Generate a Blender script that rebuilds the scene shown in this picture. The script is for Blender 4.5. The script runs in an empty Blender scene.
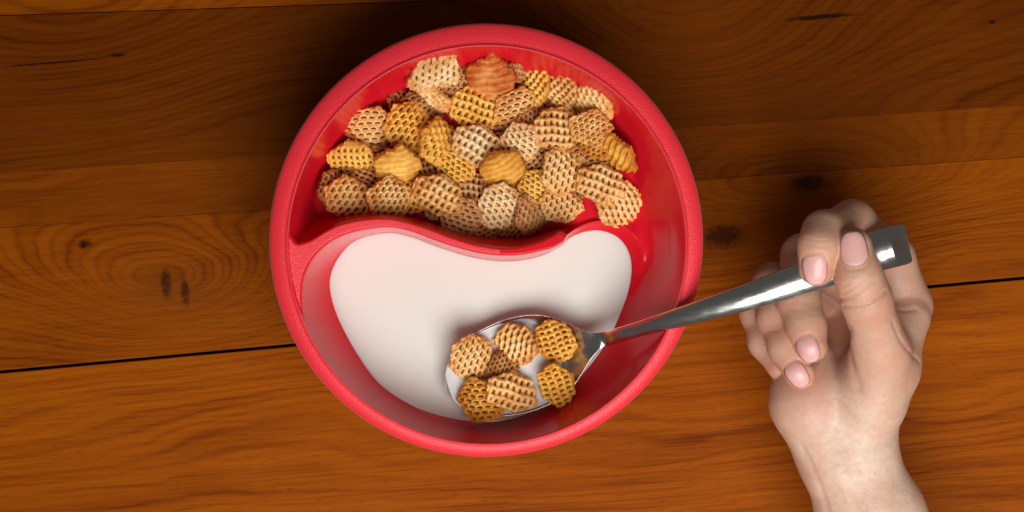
import bpy, bmesh, math, random
import numpy as np
from mathutils import Vector, Matrix
random.seed(7); rng = np.random.default_rng(11)
sc = bpy.context.scene
COL = sc.collection
# ------------------------------------------------------------------ camera geometry
HC, F = 900.0, 2095.0            # camera height (mm), focal length (px)
MM = 0.001
def W(px, py, z):                # image position at a given height -> world mm
    s = (HC - z) / F
    return np.array([(px - 512.0) * s, (256.0 - py) * s, z])
cam = bpy.data.cameras.new('camera'); co = bpy.data.objects.new('camera', cam); COL.objects.link(co)
co.location = (0, 0, HC * MM); cam.sensor_width = 36; cam.lens = 36 * F / 1024
cam.clip_start = 0.01; cam.clip_end = 20
sc.camera = co
# ------------------------------------------------------------------ node helper
class NT:
    def __init__(s, name):
        s.m = bpy.data.materials.new(name); s.m.use_nodes = True
        s.t = s.m.node_tree; s.n = s.t.nodes; s.l = s.t.links
        s.b = s.n['Principled BSDF']
    def _in(s, sock, v):
        if v is None: return
        if isinstance(v, bpy.types.NodeSocket): s.l.new(v, sock)
        else:
            try: sock.default_value = v
            except Exception: sock.default_value = tuple(v)
    def math(s, op, a, b=None, c=None, clamp=False):
        n = s.n.new('ShaderNodeMath'); n.operation = op; n.use_clamp = clamp
        for i, v in enumerate((a, b, c)): s._in(n.inputs[i], v)
        return n.outputs[0]
    def vmath(s, op, a, b=None):
        n = s.n.new('ShaderNodeVectorMath'); n.operation = op
        s._in(n.inputs[0], a); s._in(n.inputs[1], b); return n.outputs[0]
    def coord(s, kind='Object'):
        return s.n.new('ShaderNodeTexCoord').outputs[kind]
    def sep(s, v):
        n = s.n.new('ShaderNodeSeparateXYZ'); s._in(n.inputs[0], v); return n.outputs
    def comb(s, x, y, z=0.0):
        n = s.n.new('ShaderNodeCombineXYZ')
        for i, v in enumerate((x, y, z)): s._in(n.inputs[i], v)
        return n.outputs[0]
    def noise(s, v, scale, detail=3, rough=0.5, dist=0.0):
        n = s.n.new('ShaderNodeTexNoise'); s._in(n.inputs['Vector'], v)
        n.inputs['Scale'].default_value = scale; n.inputs['Detail'].default_value = detail
        n.inputs['Roughness'].default_value = rough; n.inputs['Distortion'].default_value = dist
        return n.outputs[0]
    def vor(s, v, scale, feature='F1'):
        n = s.n.new('ShaderNodeTexVoronoi'); s._in(n.inputs['Vector'], v)
        n.feature = feature; n.inputs['Scale'].default_value = scale; return n.outputs['Distance']
    def ramp(s, f, stops):
        n = s.n.new('ShaderNodeValToRGB'); s._in(n.inputs[0], f); e = n.color_ramp.elements
        e[0].position, e[0].color = stops[0][0], (*stops[0][1], 1)
        e[1].position, e[1].color = stops[-1][0], (*stops[-1][1], 1)
        for p, c in stops[1:-1]:
            q = e.new(p); q.color = (*c, 1)
        return n.outputs[0]
    def map(s, f, a, b, c=0.0, d=1.0):
        n = s.n.new('ShaderNodeMapRange'); s._in(n.inputs[0], f)
        for i, v in enumerate((a, b, c, d)): n.inputs[i + 1].default_value = v
        return n.outputs[0]
    def mix(s, f, a, b, mode='MIX'):
        n = s.n.new('ShaderNodeMix'); n.data_type = 'RGBA'; n.blend_type = mode
        s._in(n.inputs[0], f)
        s._in(n.inputs[6], (*a, 1) if isinstance(a, tuple) else a)
        s._in(n.inputs[7], (*b, 1) if isinstance(b, tuple) else b)
        return n.outputs[2]
    def attr(s, name):
        n = s.n.new('ShaderNodeAttribute'); n.attribute_name = name; return n.outputs['Fac']
    def bump(s, h, strength, dist, prev=None):
        n = s.n.new('ShaderNodeBump'); s._in(n.inputs['Height'], h)
        n.inputs['Strength'].default_value = strength; n.inputs['Distance'].default_value = dist
        if prev is not None: s.l.new(prev, n.inputs['Normal'])
        s.l.new(n.outputs[0], s.b.inputs['Normal']); return n.outputs[0]
    def set(s, **k):
        for a, v in k.items():
            a = a.replace('_', ' ')
            if isinstance(v, tuple) and len(v) == 3 and a in ('Base Color', 'Sheen Tint', 'Coat Tint'): v = (*v, 1)
            s._in(s.b.inputs[a], v)
# ------------------------------------------------------------------ mesh helpers
def new_mesh(name, V, Fq, mat, parent=None, smooth=True, tri=None):
    """V in mm (n,3); Fq (m,4) array, or a list of polygons"""
    me = bpy.data.meshes.new(name)
    V = np.asarray(V, dtype=np.float32) * MM
    if isinstance(Fq, np.ndarray):
        me.vertices.add(len(V)); me.vertices.foreach_set('co', V.ravel())
        k = Fq.shape[1]
        me.loops.add(Fq.size); me.loops.foreach_set('vertex_index', Fq.ravel().astype(np.int32))
        me.polygons.add(len(Fq)); me.polygons.foreach_set('loop_start', np.arange(0, Fq.size, k, dtype=np.int32))
        me.update(calc_edges=True); me.validate()
    else:
        me.from_pydata([tuple(map(float, v)) for v in V], [], Fq); me.update()
    if smooth: me.polygons.foreach_set('use_smooth', [True] * len(me.polygons))
    if mat is not None: me.materials.append(mat)
    o = bpy.data.objects.new(name, me); COL.objects.link(o)
    if parent: o.parent = parent
    return o
def fix_normals(o):
    bm = bmesh.new(); bm.from_mesh(o.data); bmesh.ops.recalc_face_normals(bm, faces=bm.faces); bm.to_mesh(o.data); bm.free()
def tag(o, label=None, cat=None, group=None, kind=None):
    if label: o['label'] = label
    if cat: o['category'] = cat
    if group: o['group'] = group
    if kind: o['kind'] = kind
    return o
def empty(name, loc=(0, 0, 0)):
    o = bpy.data.objects.new(name, None); COL.objects.link(o); o.location = loc; o.empty_display_size = .02; return o
def seg_dist(P, A, closed=True):
    """unsigned distance of 2D points P to polyline A"""
    P = P.astype(np.float32); d = np.full(len(P), 1e9, np.float32); n = len(A)
    for i in range(n if closed else n - 1):
        a = A[i]; b = A[(i + 1) % n]; ba = b - a; pa = P - a
        t = np.clip((pa @ ba) / max(ba @ ba, 1e-9), 0, 1)
        q = pa - t[:, None] * ba; d = np.minimum(d, (q * q).sum(1))
    return np.sqrt(d)
def inside(P, A):
    r = np.zeros(len(P), bool); n = len(A)
    for i in range(n):
        a = A[i]; b = A[(i + 1) % n]
        c = (a[1] > P[:, 1]) != (b[1] > P[:, 1])
        with np.errstate(divide='ignore', invalid='ignore'):
            x = (b[0] - a[0]) * (P[:, 1] - a[1]) / (b[1] - a[1]) + a[0]
        r ^= c & (P[:, 0] < x)
    return r
def spline(pts, closed=True, n=8):
    P = np.array(pts, float); m = len(P); out = []
    for i in range(m if closed else m - 1):
        if closed: p0, p1, p2, p3 = P[i - 1], P[i], P[(i + 1) % m], P[(i + 2) % m]
        else: p0, p1, p2, p3 = P[max(i - 1, 0)], P[i], P[i + 1], P[min(i + 2, m - 1)]
        for k in range(n):
            t = k / n
            out.append(.5 * ((2 * p1) + (-p0 + p2) * t + (2 * p0 - 5 * p1 + 4 * p2 - p3) * t * t + (-p0 + 3 * p1 - 3 * p2 + p3) * t ** 3))
    if not closed: out.append(P[-1])
    return np.array(out)
def surface_nets(D, org, h):
    S = D < 0
    nx, ny, nz = D.shape
    c = np.zeros((nx - 1, ny - 1, nz - 1), np.int8)
    for i in (0, 1):
        for j in (0, 1):
            for k in (0, 1): c += S[i:nx - 1 + i, j:ny - 1 + j, k:nz - 1 + k]
    act = (c > 0) & (c < 8)
    idx = np.argwhere(act)
    ids = np.full(c.shape, -1, np.int32); ids[act] = np.arange(len(idx))
    acc = np.zeros((len(idx), 3)); cnt = np.zeros(len(idx))
    cor = [(0,0,0),(1,0,0),(0,1,0),(1,1,0),(0,0,1),(1,0,1),(0,1,1),(1,1,1)]
    val = [D[idx[:,0]+a, idx[:,1]+b, idx[:,2]+e] for a, b, e in cor]
    for a in range(8):
        for b in range(a + 1, 8):
            if sum(abs(cor[a][q] - cor[b][q]) for q in range(3)) != 1: continue
            m = (val[a] < 0) != (val[b] < 0)
            t = val[a][m] / (val[a][m] - val[b][m])
            ca = np.array(cor[a], float); cb = np.array(cor[b], float)
            acc[m] += ca + t[:, None] * (cb - ca); cnt[m] += 1
    V = (idx + acc / cnt[:, None]) * h + org
    Fs = []
    for ax in range(3):
        o1, o2 = [q for q in range(3) if q != ax]
        sl0 = [slice(1, None)] * 3; sl1 = [slice(1, None)] * 3
        A = np.moveaxis(S, ax, 0)
        cr = A[:-1] != A[1:]
        e = np.argwhere(cr)                      # (ax, o1, o2) in moved order
        up = A[:-1][cr]
        full = np.zeros_like(e); full[:, ax] = e[:, 0]; full[:, o1] = e[:, 1]; full[:, o2] = e[:, 2]
        ok = (full[:, o1] > 0) & (full[:, o2] > 0) & (full[:, o1] < D.shape[o1] - 1) & (full[:, o2] < D.shape[o2] - 1)
        full = full[ok]; up = up[ok]
        def cid(d1, d2):
            g = full.copy(); g[:, o1] -= d1; g[:, o2] -= d2
            return ids[g[:, 0], g[:, 1], g[:, 2]]
        q = np.stack([cid(1, 1), cid(0, 1), cid(0, 0), cid(1, 0)], 1)
        flip = up if ax != 1 else ~up
        q[~flip] = q[~flip][:, ::-1]
        Fs.append(q)
    return V, np.concatenate(Fs).astype(np.int32)
# ------------------------------------------------------------------ materials
def mat_plastic(name, rough, bumpy):
    N = NT(name); c = N.coord()
    n1 = N.noise(c, 60, 3)
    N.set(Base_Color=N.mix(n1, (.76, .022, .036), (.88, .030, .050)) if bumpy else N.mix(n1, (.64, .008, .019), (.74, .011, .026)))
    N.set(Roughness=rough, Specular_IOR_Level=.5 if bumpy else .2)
    if bumpy:
        a = N.noise(c, 1500, 2, .55); b = N.vor(c, 1500)
        N.bump(N.math('ADD', N.math('MULTIPLY', a, .8), N.math('MULTIPLY', b, .5)), .45, .0004)
        N.set(Sheen_Weight=.35, Sheen_Roughness=.4, Sheen_Tint=(1, .7, .7))
    else:
        N.bump(N.noise(c, 120, 2), .04, .001)
    return N.m
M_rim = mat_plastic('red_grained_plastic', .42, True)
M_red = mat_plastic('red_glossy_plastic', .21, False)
def mat_milk(name, col):
    N = NT(name); N.set(Base_Color=col, Roughness=.22, Specular_IOR_Level=.4, Subsurface_Weight=.7, Subsurface_Radius=(1, .95, .9), Subsurface_Scale=.004)
    return N.m
M_milk = mat_milk('milk', (.80, .80, .75))
M_milk2 = mat_milk('milk_film', (.84, .83, .80))
def mat_steel():
    N = NT('brushed_steel'); c = N.coord()
    x, y, z = N.sep(c)
    N.set(Base_Color=(.66, .655, .63), Metallic=1.0)
    n = N.noise(c, 160, 3)
    sc_ = N.noise(N.vmath('MULTIPLY', c, (60, 700, 60)), 1, 4, .7)
    N.set(Roughness=N.map(N.math('ADD', N.math('MULTIPLY', n, .6), N.math('MULTIPLY', sc_, .5)), .3, .8, .15, .30))
    N.bump(N.math('ADD', N.noise(c, 90, 2), N.math('MULTIPLY', sc_, .15)), .09, .001)
    return N.m
M_steel = mat_steel()
def mat_cereal(name, light, mid, dark, yel=0.0):
    N = NT(name); c = N.coord()
    oi = N.n.new('ShaderNodeObjectInfo'); rnd = oi.outputs['Random']
    cc = N.vmath('ADD', c, N.comb(N.math('MULTIPLY', rnd, 7.1), rnd, rnd))
    n1 = N.noise(cc, 150, 4, .6); n2 = N.noise(cc, 1300, 3, .6); n3 = N.noise(cc, 420, 2, .5)
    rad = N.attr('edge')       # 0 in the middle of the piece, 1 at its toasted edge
    dep = N.attr('hollow')     # 1 inside the holes, where the colour is mixed darker
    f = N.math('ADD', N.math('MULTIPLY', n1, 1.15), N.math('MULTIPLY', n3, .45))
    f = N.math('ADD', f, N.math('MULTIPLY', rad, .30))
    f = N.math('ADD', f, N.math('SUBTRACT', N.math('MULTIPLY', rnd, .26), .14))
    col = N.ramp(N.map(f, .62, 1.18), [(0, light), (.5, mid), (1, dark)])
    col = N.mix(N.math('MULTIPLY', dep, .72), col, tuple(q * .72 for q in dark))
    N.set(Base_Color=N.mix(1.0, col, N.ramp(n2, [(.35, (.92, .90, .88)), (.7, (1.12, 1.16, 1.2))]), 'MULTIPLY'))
    N.set(Roughness=.5, Specular_IOR_Level=.35, Subsurface_Weight=.12, Subsurface_Radius=(1, .6, .3), Subsurface_Scale=.0015)
    N.bump(N.math('ADD', n2, n3), .4, .0004)
    return N.m
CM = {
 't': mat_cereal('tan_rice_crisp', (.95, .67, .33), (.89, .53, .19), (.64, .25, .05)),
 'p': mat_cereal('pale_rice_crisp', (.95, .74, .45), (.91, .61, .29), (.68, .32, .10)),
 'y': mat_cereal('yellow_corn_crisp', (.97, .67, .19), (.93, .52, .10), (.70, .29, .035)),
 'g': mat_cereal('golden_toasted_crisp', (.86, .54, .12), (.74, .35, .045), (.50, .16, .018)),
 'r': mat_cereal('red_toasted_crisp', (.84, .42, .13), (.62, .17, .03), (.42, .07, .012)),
 'b': mat_cereal('brown_shaded_crisp', (.70, .38, .16), (.54, .24, .075), (.32, .10, .022)),  # brown crisps, and shade put into the colour of those deep in the gaps
}
def mat_skin():
    N = NT('skin'); c = N.coord()
    fl = N.attr('flush')
    n1 = N.noise(c, 70, 4, .6); n2 = N.noise(c, 380, 3, .6)
    base = N.mix(N.map(n1, .3, .7), (.60, .375, .255), (.67, .45, .32))
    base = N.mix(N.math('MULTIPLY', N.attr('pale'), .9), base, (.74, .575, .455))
    base = N.mix(N.math('MULTIPLY', fl, .9), base, (.52, .19, .115))
    base = N.mix(N.map(n2, .42, .75, 0, .30), base, (.56, .25, .17))
    base = N.mix(N.map(N.noise(c, 110, 4, .65), .42, .7, 0, .42), base, (.58, .225, .155))
    vein = N.map(N.math('ABSOLUTE', N.math('SUBTRACT', N.noise(c, 28, 1, .4, .6), .5)), 0, .012, .16, 0)
    base = N.mix(vein, base, (.42, .36, .36))
    N.set(Base_Color=base, Roughness=N.map(n2, .3, .7, .42, .56), Specular_IOR_Level=.42)
    N.set(Subsurface_Weight=.3, Subsurface_Radius=(1, .32, .16), Subsurface_Scale=.0016)
    fold = N.noise(N.vmath('MULTIPLY', c, (500, 1500, 900)), 1, 3, .6)
    v = N.vor(c, 1500)
    N.bump(N.math('ADD', N.math('MULTIPLY', v, .6), N.math('MULTIPLY', fold, .8)), .32, .0004)
    return N.m
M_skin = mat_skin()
def mat_nail():
    N = NT('fingernail'); c = N.coord('Object')
    a = N.attr('lunula')
    col = N.mix(N.map(N.noise(c, 200, 2), .3, .7), (.74, .38, .36), (.78, .45, .42))
    col = N.mix(a, col, (.86, .68, .62))
    N.set(Base_Color=col, Roughness=.36, Coat_Weight=.1, Coat_Roughness=.1, Subsurface_Weight=.3, Subsurface_Radius=(1, .5, .4), Subsurface_Scale=.001)
    return N.m
M_nail = mat_nail()
def mat_wood():
    N = NT('oiled_cherry_wood'); c = N.coord()
    bid = N.attr('board')
    x, y, z = N.sep(c)
    # grain runs along u
    th = math.radians(4.6)
    u = N.math('ADD', N.math('MULTIPLY', x, math.cos(th)), N.math('MULTIPLY', y, math.sin(th)))
    v = N.math('ADD', N.math('MULTIPLY', x, -math.sin(th)), N.math('MULTIPLY', y, math.cos(th)))
    def gauss(px, py, su, sv):
        w = W(px, py, 0) * MM
        u0 = w[0] * math.cos(th) + w[1] * math.sin(th); v0 = -w[0] * math.sin(th) + w[1] * math.cos(th)
        a = N.math('DIVIDE', N.math('SUBTRACT', u, u0), su); b = N.math('DIVIDE', N.math('SUBTRACT', v, v0), sv)
        e = N.math('ADD', N.math('MULTIPLY', a, a), N.math('MULTIPLY', b, b))
        return N.math('EXPONENT', N.math('MULTIPLY', e, -1))
    low = N.noise(N.comb(N.math('MULTIPLY', u, 5), N.math('MULTIPLY', v, 13), N.math('MULTIPLY', bid, 9)), 1, 2, .45)
    mid = N.noise(N.comb(N.math('MULTIPLY', u, 16), N.math('MULTIPLY', v, 70), N.math('MULTIPLY', bid, 5)), 1, 3, .55)
    g = N.math('ADD', v, N.math('MULTIPLY', low, .055))
    g = N.math('ADD', g, N.math('MULTIPLY', mid, .010))
    for px, py, su, sv, A in ((175, 288, .042, .020, .060), (805, 185, .075, .022, .075), (722, 238, .03, .012, .030),
                              (690, 20, .075, .045, .085), (60, 20, .09, .03, .05), (95, 262, .05, .02, .025), (450, 480, .16, .02, .012), (930, 430, .1, .02, .014), (300, 95, .05, .02, -.02), (985, 250, .07, .02, -.03)):
        g = N.math('ADD', g, N.math('MULTIPLY', gauss(px, py, su, sv), A))
    ph = N.math('MULTIPLY', g, 2 * math.pi / .0052)
    s1 = N.math('SINE', ph)
    s2 = N.math('SINE', N.math('ADD', N.math('MULTIPLY', ph, .37), 1.3))
    ring = N.math('ADD', N.math('MULTIPLY', N.math('POWER', N.map(s1, -1, 1), 3), .55), N.math('MULTIPLY', N.map(s2, -1, 1), .45))
    fib = N.noise(N.comb(N.math('MULTIPLY', u, 28), N.math('MULTIPLY', v, 1100), bid), 1, 3, .6)
    pore = N.noise(N.comb(N.math('MULTIPLY', u, 170), N.math('MULTIPLY', v, 2300), bid), 1, 2, .5)
    big = N.noise(N.comb(N.math('MULTIPLY', u, 3), N.math('MULTIPLY', v, 9), bid), 1, 3, .6)
    f = N.math('ADD', N.math('MULTIPLY', ring, N.map(N.noise(N.comb(N.math('MULTIPLY', u, 9), N.math('MULTIPLY', v, 30)), 1, 2),   .35, .7, .10, .34)), N.math('MULTIPLY', fib, .46))
    f = N.math('ADD', f, N.math('MULTIPLY', big, .55))
    f = N.math('ADD', f, N.math('MULTIPLY', N.math('SUBTRACT', N.noise(N.comb(0.0, 0.0, N.math('MULTIPLY', bid, 3.7)), 1, 0), .5), .25))
    col = N.ramp(N.map(f, .35, .92), [(0, (.40, .100, .0030)), (.45, (.30, .066, .0015)), (1, (.14, .022, .0008))])
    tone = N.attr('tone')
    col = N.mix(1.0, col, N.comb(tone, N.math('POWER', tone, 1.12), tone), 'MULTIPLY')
    col = N.mix(N.map(pore, .60, .74, 0, .55), col, (.06, .018, .004))
    knots = None
    for px, py, su, sv in ((808, 183, .0075, .0036), (724, 236, .0085, .005), (166, 283, .0022, .0062), (185, 291, .0020, .0060), (85, 244, .003, .002), (820, 17, .014, .0011), (992, 22, .0014, .001), (50, 63, .022, .0004), (118, 55, .004, .0008)):
        k = gauss(px, py, su, sv); knots = k if knots is None else N.math('MAXIMUM', knots, k)
    kn = N.math('MULTIPLY', knots, N.map(N.noise(c, 420, 3, .7), .3, .62, .35, 1.0))
    col = N.mix(N.map(kn, .12, .55, 0, .92), col, (.016, .004, .0015))
    halo = N.math('ADD', gauss(722, 236, .02, .012), N.math('ADD', gauss(176, 288, .022, .012), gauss(806, 184, .018, .008)), clamp=True)
    col = N.mix(N.math('MULTIPLY', halo, .35), col, (.12, .032, .006))
    N.set(Base_Color=col, Roughness=N.map(fib, .3, .7, .40, .55), Specular_IOR_Level=.03)
    N.bump(N.math('ADD', N.math('MULTIPLY', fib, .5), N.math('MULTIPLY', pore, .5)), .25, .0004)
    return N.m
M_wood = mat_wood()
# ------------------------------------------------------------------ tabletop: boards with joints
def build_table():
    # joint lines in the picture: (y at px=0, y at px=1024), half gap mm
    L = [((-560, -575), .3), ((-190, -215), .3), ((15.5, -19), .18), ((173, 105), .02), ((228, 157), .06), ((372, 278), .62), ((700, 625), .3), ((960, 900), .3), ((1320, 1300), .3)]
    X0, X1 = -700.0, 700.0
    def line(l, X):
        (a, b), g = l; P = W(0, a, 0); Q = W(1024, b, 0)
        return P[1] + (Q[1] - P[1]) * (X - P[0]) / (Q[0] - P[0])
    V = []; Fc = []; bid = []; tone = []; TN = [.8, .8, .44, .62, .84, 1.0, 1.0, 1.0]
    for i in range(len(L) - 1):
        g0, g1 = L[i][1], L[i + 1][1]
        bev = .5 if max(g0, g1) > .3 else .15
        xs = [X0, X1]
        prof = []     # cross-board profile
        def ring(X):
            t, b = line(L[i], X) - g0, line(L[i + 1], X) + g1
            e0 = .12 if g0 < .5 else .45; e1 = .12 if g1 < .5 else .45
            return [(X, t, -22), (X, t, -e0), (X, t - e0 * .3, -e0 * .3), (X, t - e0, 0), (X, b + e1, 0), (X, b + e1 * .3, -e1 * .3), (X, b, -e1), (X, b, -22)]
        s = len(V); r0 = ring(X0); r1 = ring(X1); V += r0 + r1; n = 8
        for k in range(n): Fc.append((s + k, s + (k + 1) % n, s + n + (k + 1) % n, s + n + k))
        Fc.append(tuple(s + k for k in range(n))); Fc.append(tuple(s + n + k for k in reversed(range(n))))
        bid += [i * 1.37 + .3] * (2 * n); tone += [TN[i]] * (2 * n)
    s = len(V); yt, yb = line(L[0], 0) + 5, line(L[-1], 0) - 5      # added dark board below the joints, hides the background in the gaps
    for z in (-23, -30):
        for x, y in ((X0, yt), (X1, yt), (X1, yb), (X0, yb)): V.append((x, y, z)); bid.append(0.); tone.append(.3)
    Fc += [(s, s+1, s+2, s+3), (s+7, s+6, s+5, s+4)] + [(s+k, s+4+k, s+4+(k+1) % 4, s+(k+1) % 4) for k in range(4)]
    o = new_mesh('tabletop', V, Fc, M_wood, smooth=False); fix_normals(o)
    a = o.data.attributes.new('board', 'FLOAT', 'POINT'); a.data.foreach_set('value', bid)
    a = o.data.attributes.new('tone', 'FLOAT', 'POINT'); a.data.foreach_set('value', tone)
    tag(o, 'brown wooden tabletop of joined planks with knots and one dark open joint', 'table', kind='structure')
build_table()
# ------------------------------------------------------------------ bowl
ZR, ZM, ZA, ZD = 62.0, 30.0, 33.0, 57.5      # rim, milk level, cereal floor, divider top
milk_px = [(469,422),(500,421),(530,412),(560,395),(590,365),(610,335),(625,300),(630.5,272),(629,255),(620,240),(605,232),(590,231),(575,235),(562,243),(545,254),(520,260),(495,260),(470,256),(440,247),(410,236),(390,232),(372,234),(355,240),(343,251),(333,268),(330,288),(338,317),(357.5,354),(382,386),(421,410),(455,421)]
milk = spline([W(x, y, ZM)[:2] for x, y in milk_px], True, 5)
CI = W(487, 245, ZR)[:2]; RI = 198.5 * (HC - ZR) / F
CO = W(486, 240, ZR)[:2]; RO = 218 * (HC - ZR) / F
# upper edge of the milk compartment (closed; ring arc below is the inner rim circle)
def arc(a0, a1, n, r=RI):
    return [CI + r * np.array([math.cos(math.radians(a)), math.sin(math.radians(a))]) for a in np.linspace(a0, a1, n)]
tb_px = [(305.5,326,62),(302.5,312,61.5),(301.5,297,61),(303,280,60.5),(309,265,60),(319,252,59),(334,240.5,58.5),(353,233.5,58),(372,230,ZD),(390,228.5,ZD),(412,232.5,ZD),(440,243,ZD),(470,252,ZD),(495,256,ZD),(520,255.5,ZD),(543,251,ZD),(556,247.5,ZD),(564.5,243,ZD)]
TB_div = spline([W(x, y, z)[:2] for x, y, z in tb_px], False, 5)
lip = spline([W(x, y, 36.5)[:2] for x, y in [(567,236),(577,228),(590,222),(606,219.5),(621,223),(634,232),(642,244),(645,258)]], False, 5)
TB = np.array(list(TB_div) + list(lip) + arc(32, -156, 70))
ta_px = [(299,243.5),(312,239),(328,229),(345,222),(368,218),(392,218),(420,225),(450,236),(480,244.5),(510,247.5),(535,243),(550,237),(561,230.5)]
TA_div = spline([W(x, y, ZD)[:2] for x, y in ta_px], False, 5)
TA = np.array(list(TA_div[:-1]) + [W(566,234,38)[:2], W(577,228,36)[:2], W(590,222,36)[:2], W(606,219.5,36)[:2], W(621,223,36)[:2], W(645,258,36)[:2], W(660,300,40)[:2]] + arc(-20, 172, 80)
              + [W(288.5,226,ZR)[:2], W(290,236,ZR)[:2], W(294,242,ZR)[:2]])
fa_px = [(318,215),(350,210),(390,208),(430,220),(480,234),(520,236),(548,230),(562,228),(590,221),(606,218.5),(630,225),(640,215),(636,180),(620,145),(590,110),(540,85),(485,78),(430,86),(380,112),(340,150),(318,185)]
FA = spline([W(x, y, ZA)[:2] for x, y in fa_px], True, 4)
def bowl_height(P):
    r = np.hypot(P[:, 0] - CI[0], P[:, 1] - CI[1])
    din = RI - r                                   # distance in from the inner rim circle
    h = np.full(len(P), ZR, np.float32)
    # divider / shoulder top: dips from rim level at the left to the free end in the middle
    xx = P[:, 0]
    top = np.interp(xx, [W(290,240,60)[0], W(345,230,58)[0], W(400,225,57)[0], W(566,240,57)[0]], [ZR - .3, ZR - 2.5, ZD, ZD - 1.5])
    h = np.where(din > 0, top, h)
    # milk compartment
    inB = inside(P, TB); dm = seg_dist(P, milk); inM = inside(P, milk); sdm = np.where(inM, -dm, dm)
    dT = seg_dist(P, TB)
    dLip = seg_dist(P, lip, False); dDiv = seg_dist(P, TB_div, False)
    dC = np.maximum(din, 0)
    wl = np.exp(-(dLip / 4.0) ** 2)
    ztop = np.where(wl > .2, ZM + (ZR - ZM) * (1 - wl) + 6.5 * wl, ZR)
    ztop = np.where(dDiv < dLip, np.where(dDiv < dC, top, ZR), ztop)
    ztop = np.where((dLip <= dDiv) & (dLip < dC), 36.5 + (ZR - 36.5) * np.clip((P[:,1] < W(0,250,40)[1]) * (1 - np.clip((W(0,250,40)[1] - P[:, 1] + 0) / 30, 0, 1)) * 0, 0, 1), ztop)
    t = np.clip(sdm / np.maximum(sdm + np.minimum(dT, dC), 1e-3), 0, 1)
    ztr = np.where(np.minimum(dDiv, dLip) < dC, np.where(dDiv < dLip, top, 36.5), ZR)
    # blend by inverse distance so the wall runs on smoothly
    w1, w2, w3 = 1 / (dC + .3) ** 5, 1 / (dDiv + .3) ** 5, 1 / (dLip + .3) ** 5
    ztr = (ZR * w1 + top * w2 + 36.5 * w3) / (w1 + w2 + w3)
    wr = np.clip((P[:, 0] - W(560,0,40)[0]) / 30, 0, 1)
    hB = ZM + (ztr - ZM) * ((1 - wr) * (.55 * t + .45 * t ** 2.2) + wr * (.9 * t + .1 * t ** 2))
    hB = np.where(inM, ZM - 9.0 * (1 - np.exp(-dm / 6.0)), hB)
    # cereal compartment
    inA = inside(P, TA); dF = seg_dist(P, FA); inF = inside(P, FA); sdf = np.where(inF, -dF, dF)
    dTA = seg_dist(P, TA)
    dDA = seg_dist(P, TA_div, False)
    w1, w2, w3 = 1 / (dC + .3) ** 5, 1 / (dDA + .3) ** 5, 1 / (dLip + .3) ** 5
    zta = (ZR * w1 + top * w2 + 36.8 * w3) / (w1 + w2 + w3)
    ta = np.clip(sdf / np.maximum(sdf + np.minimum(dTA, dC), 1e-3), 0, 1)
    hA = ZA + (zta - ZA) * ((1 - wr) * (.6 * ta + .4 * ta ** 2.5) + wr * (.9 * ta + .1 * ta ** 2))
    hA = np.where(inF, ZA, hA)
    out = np.where(inB & (din > 0), hB, h)
    both = inA & inB & (din > 0)
    out = np.where(inA & ~inB & (din > 0), hA, out)
    # on the right wall the slide melts into the milk wall
    out = np.where(both, np.minimum(hA, hB), out)
    return out
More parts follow.
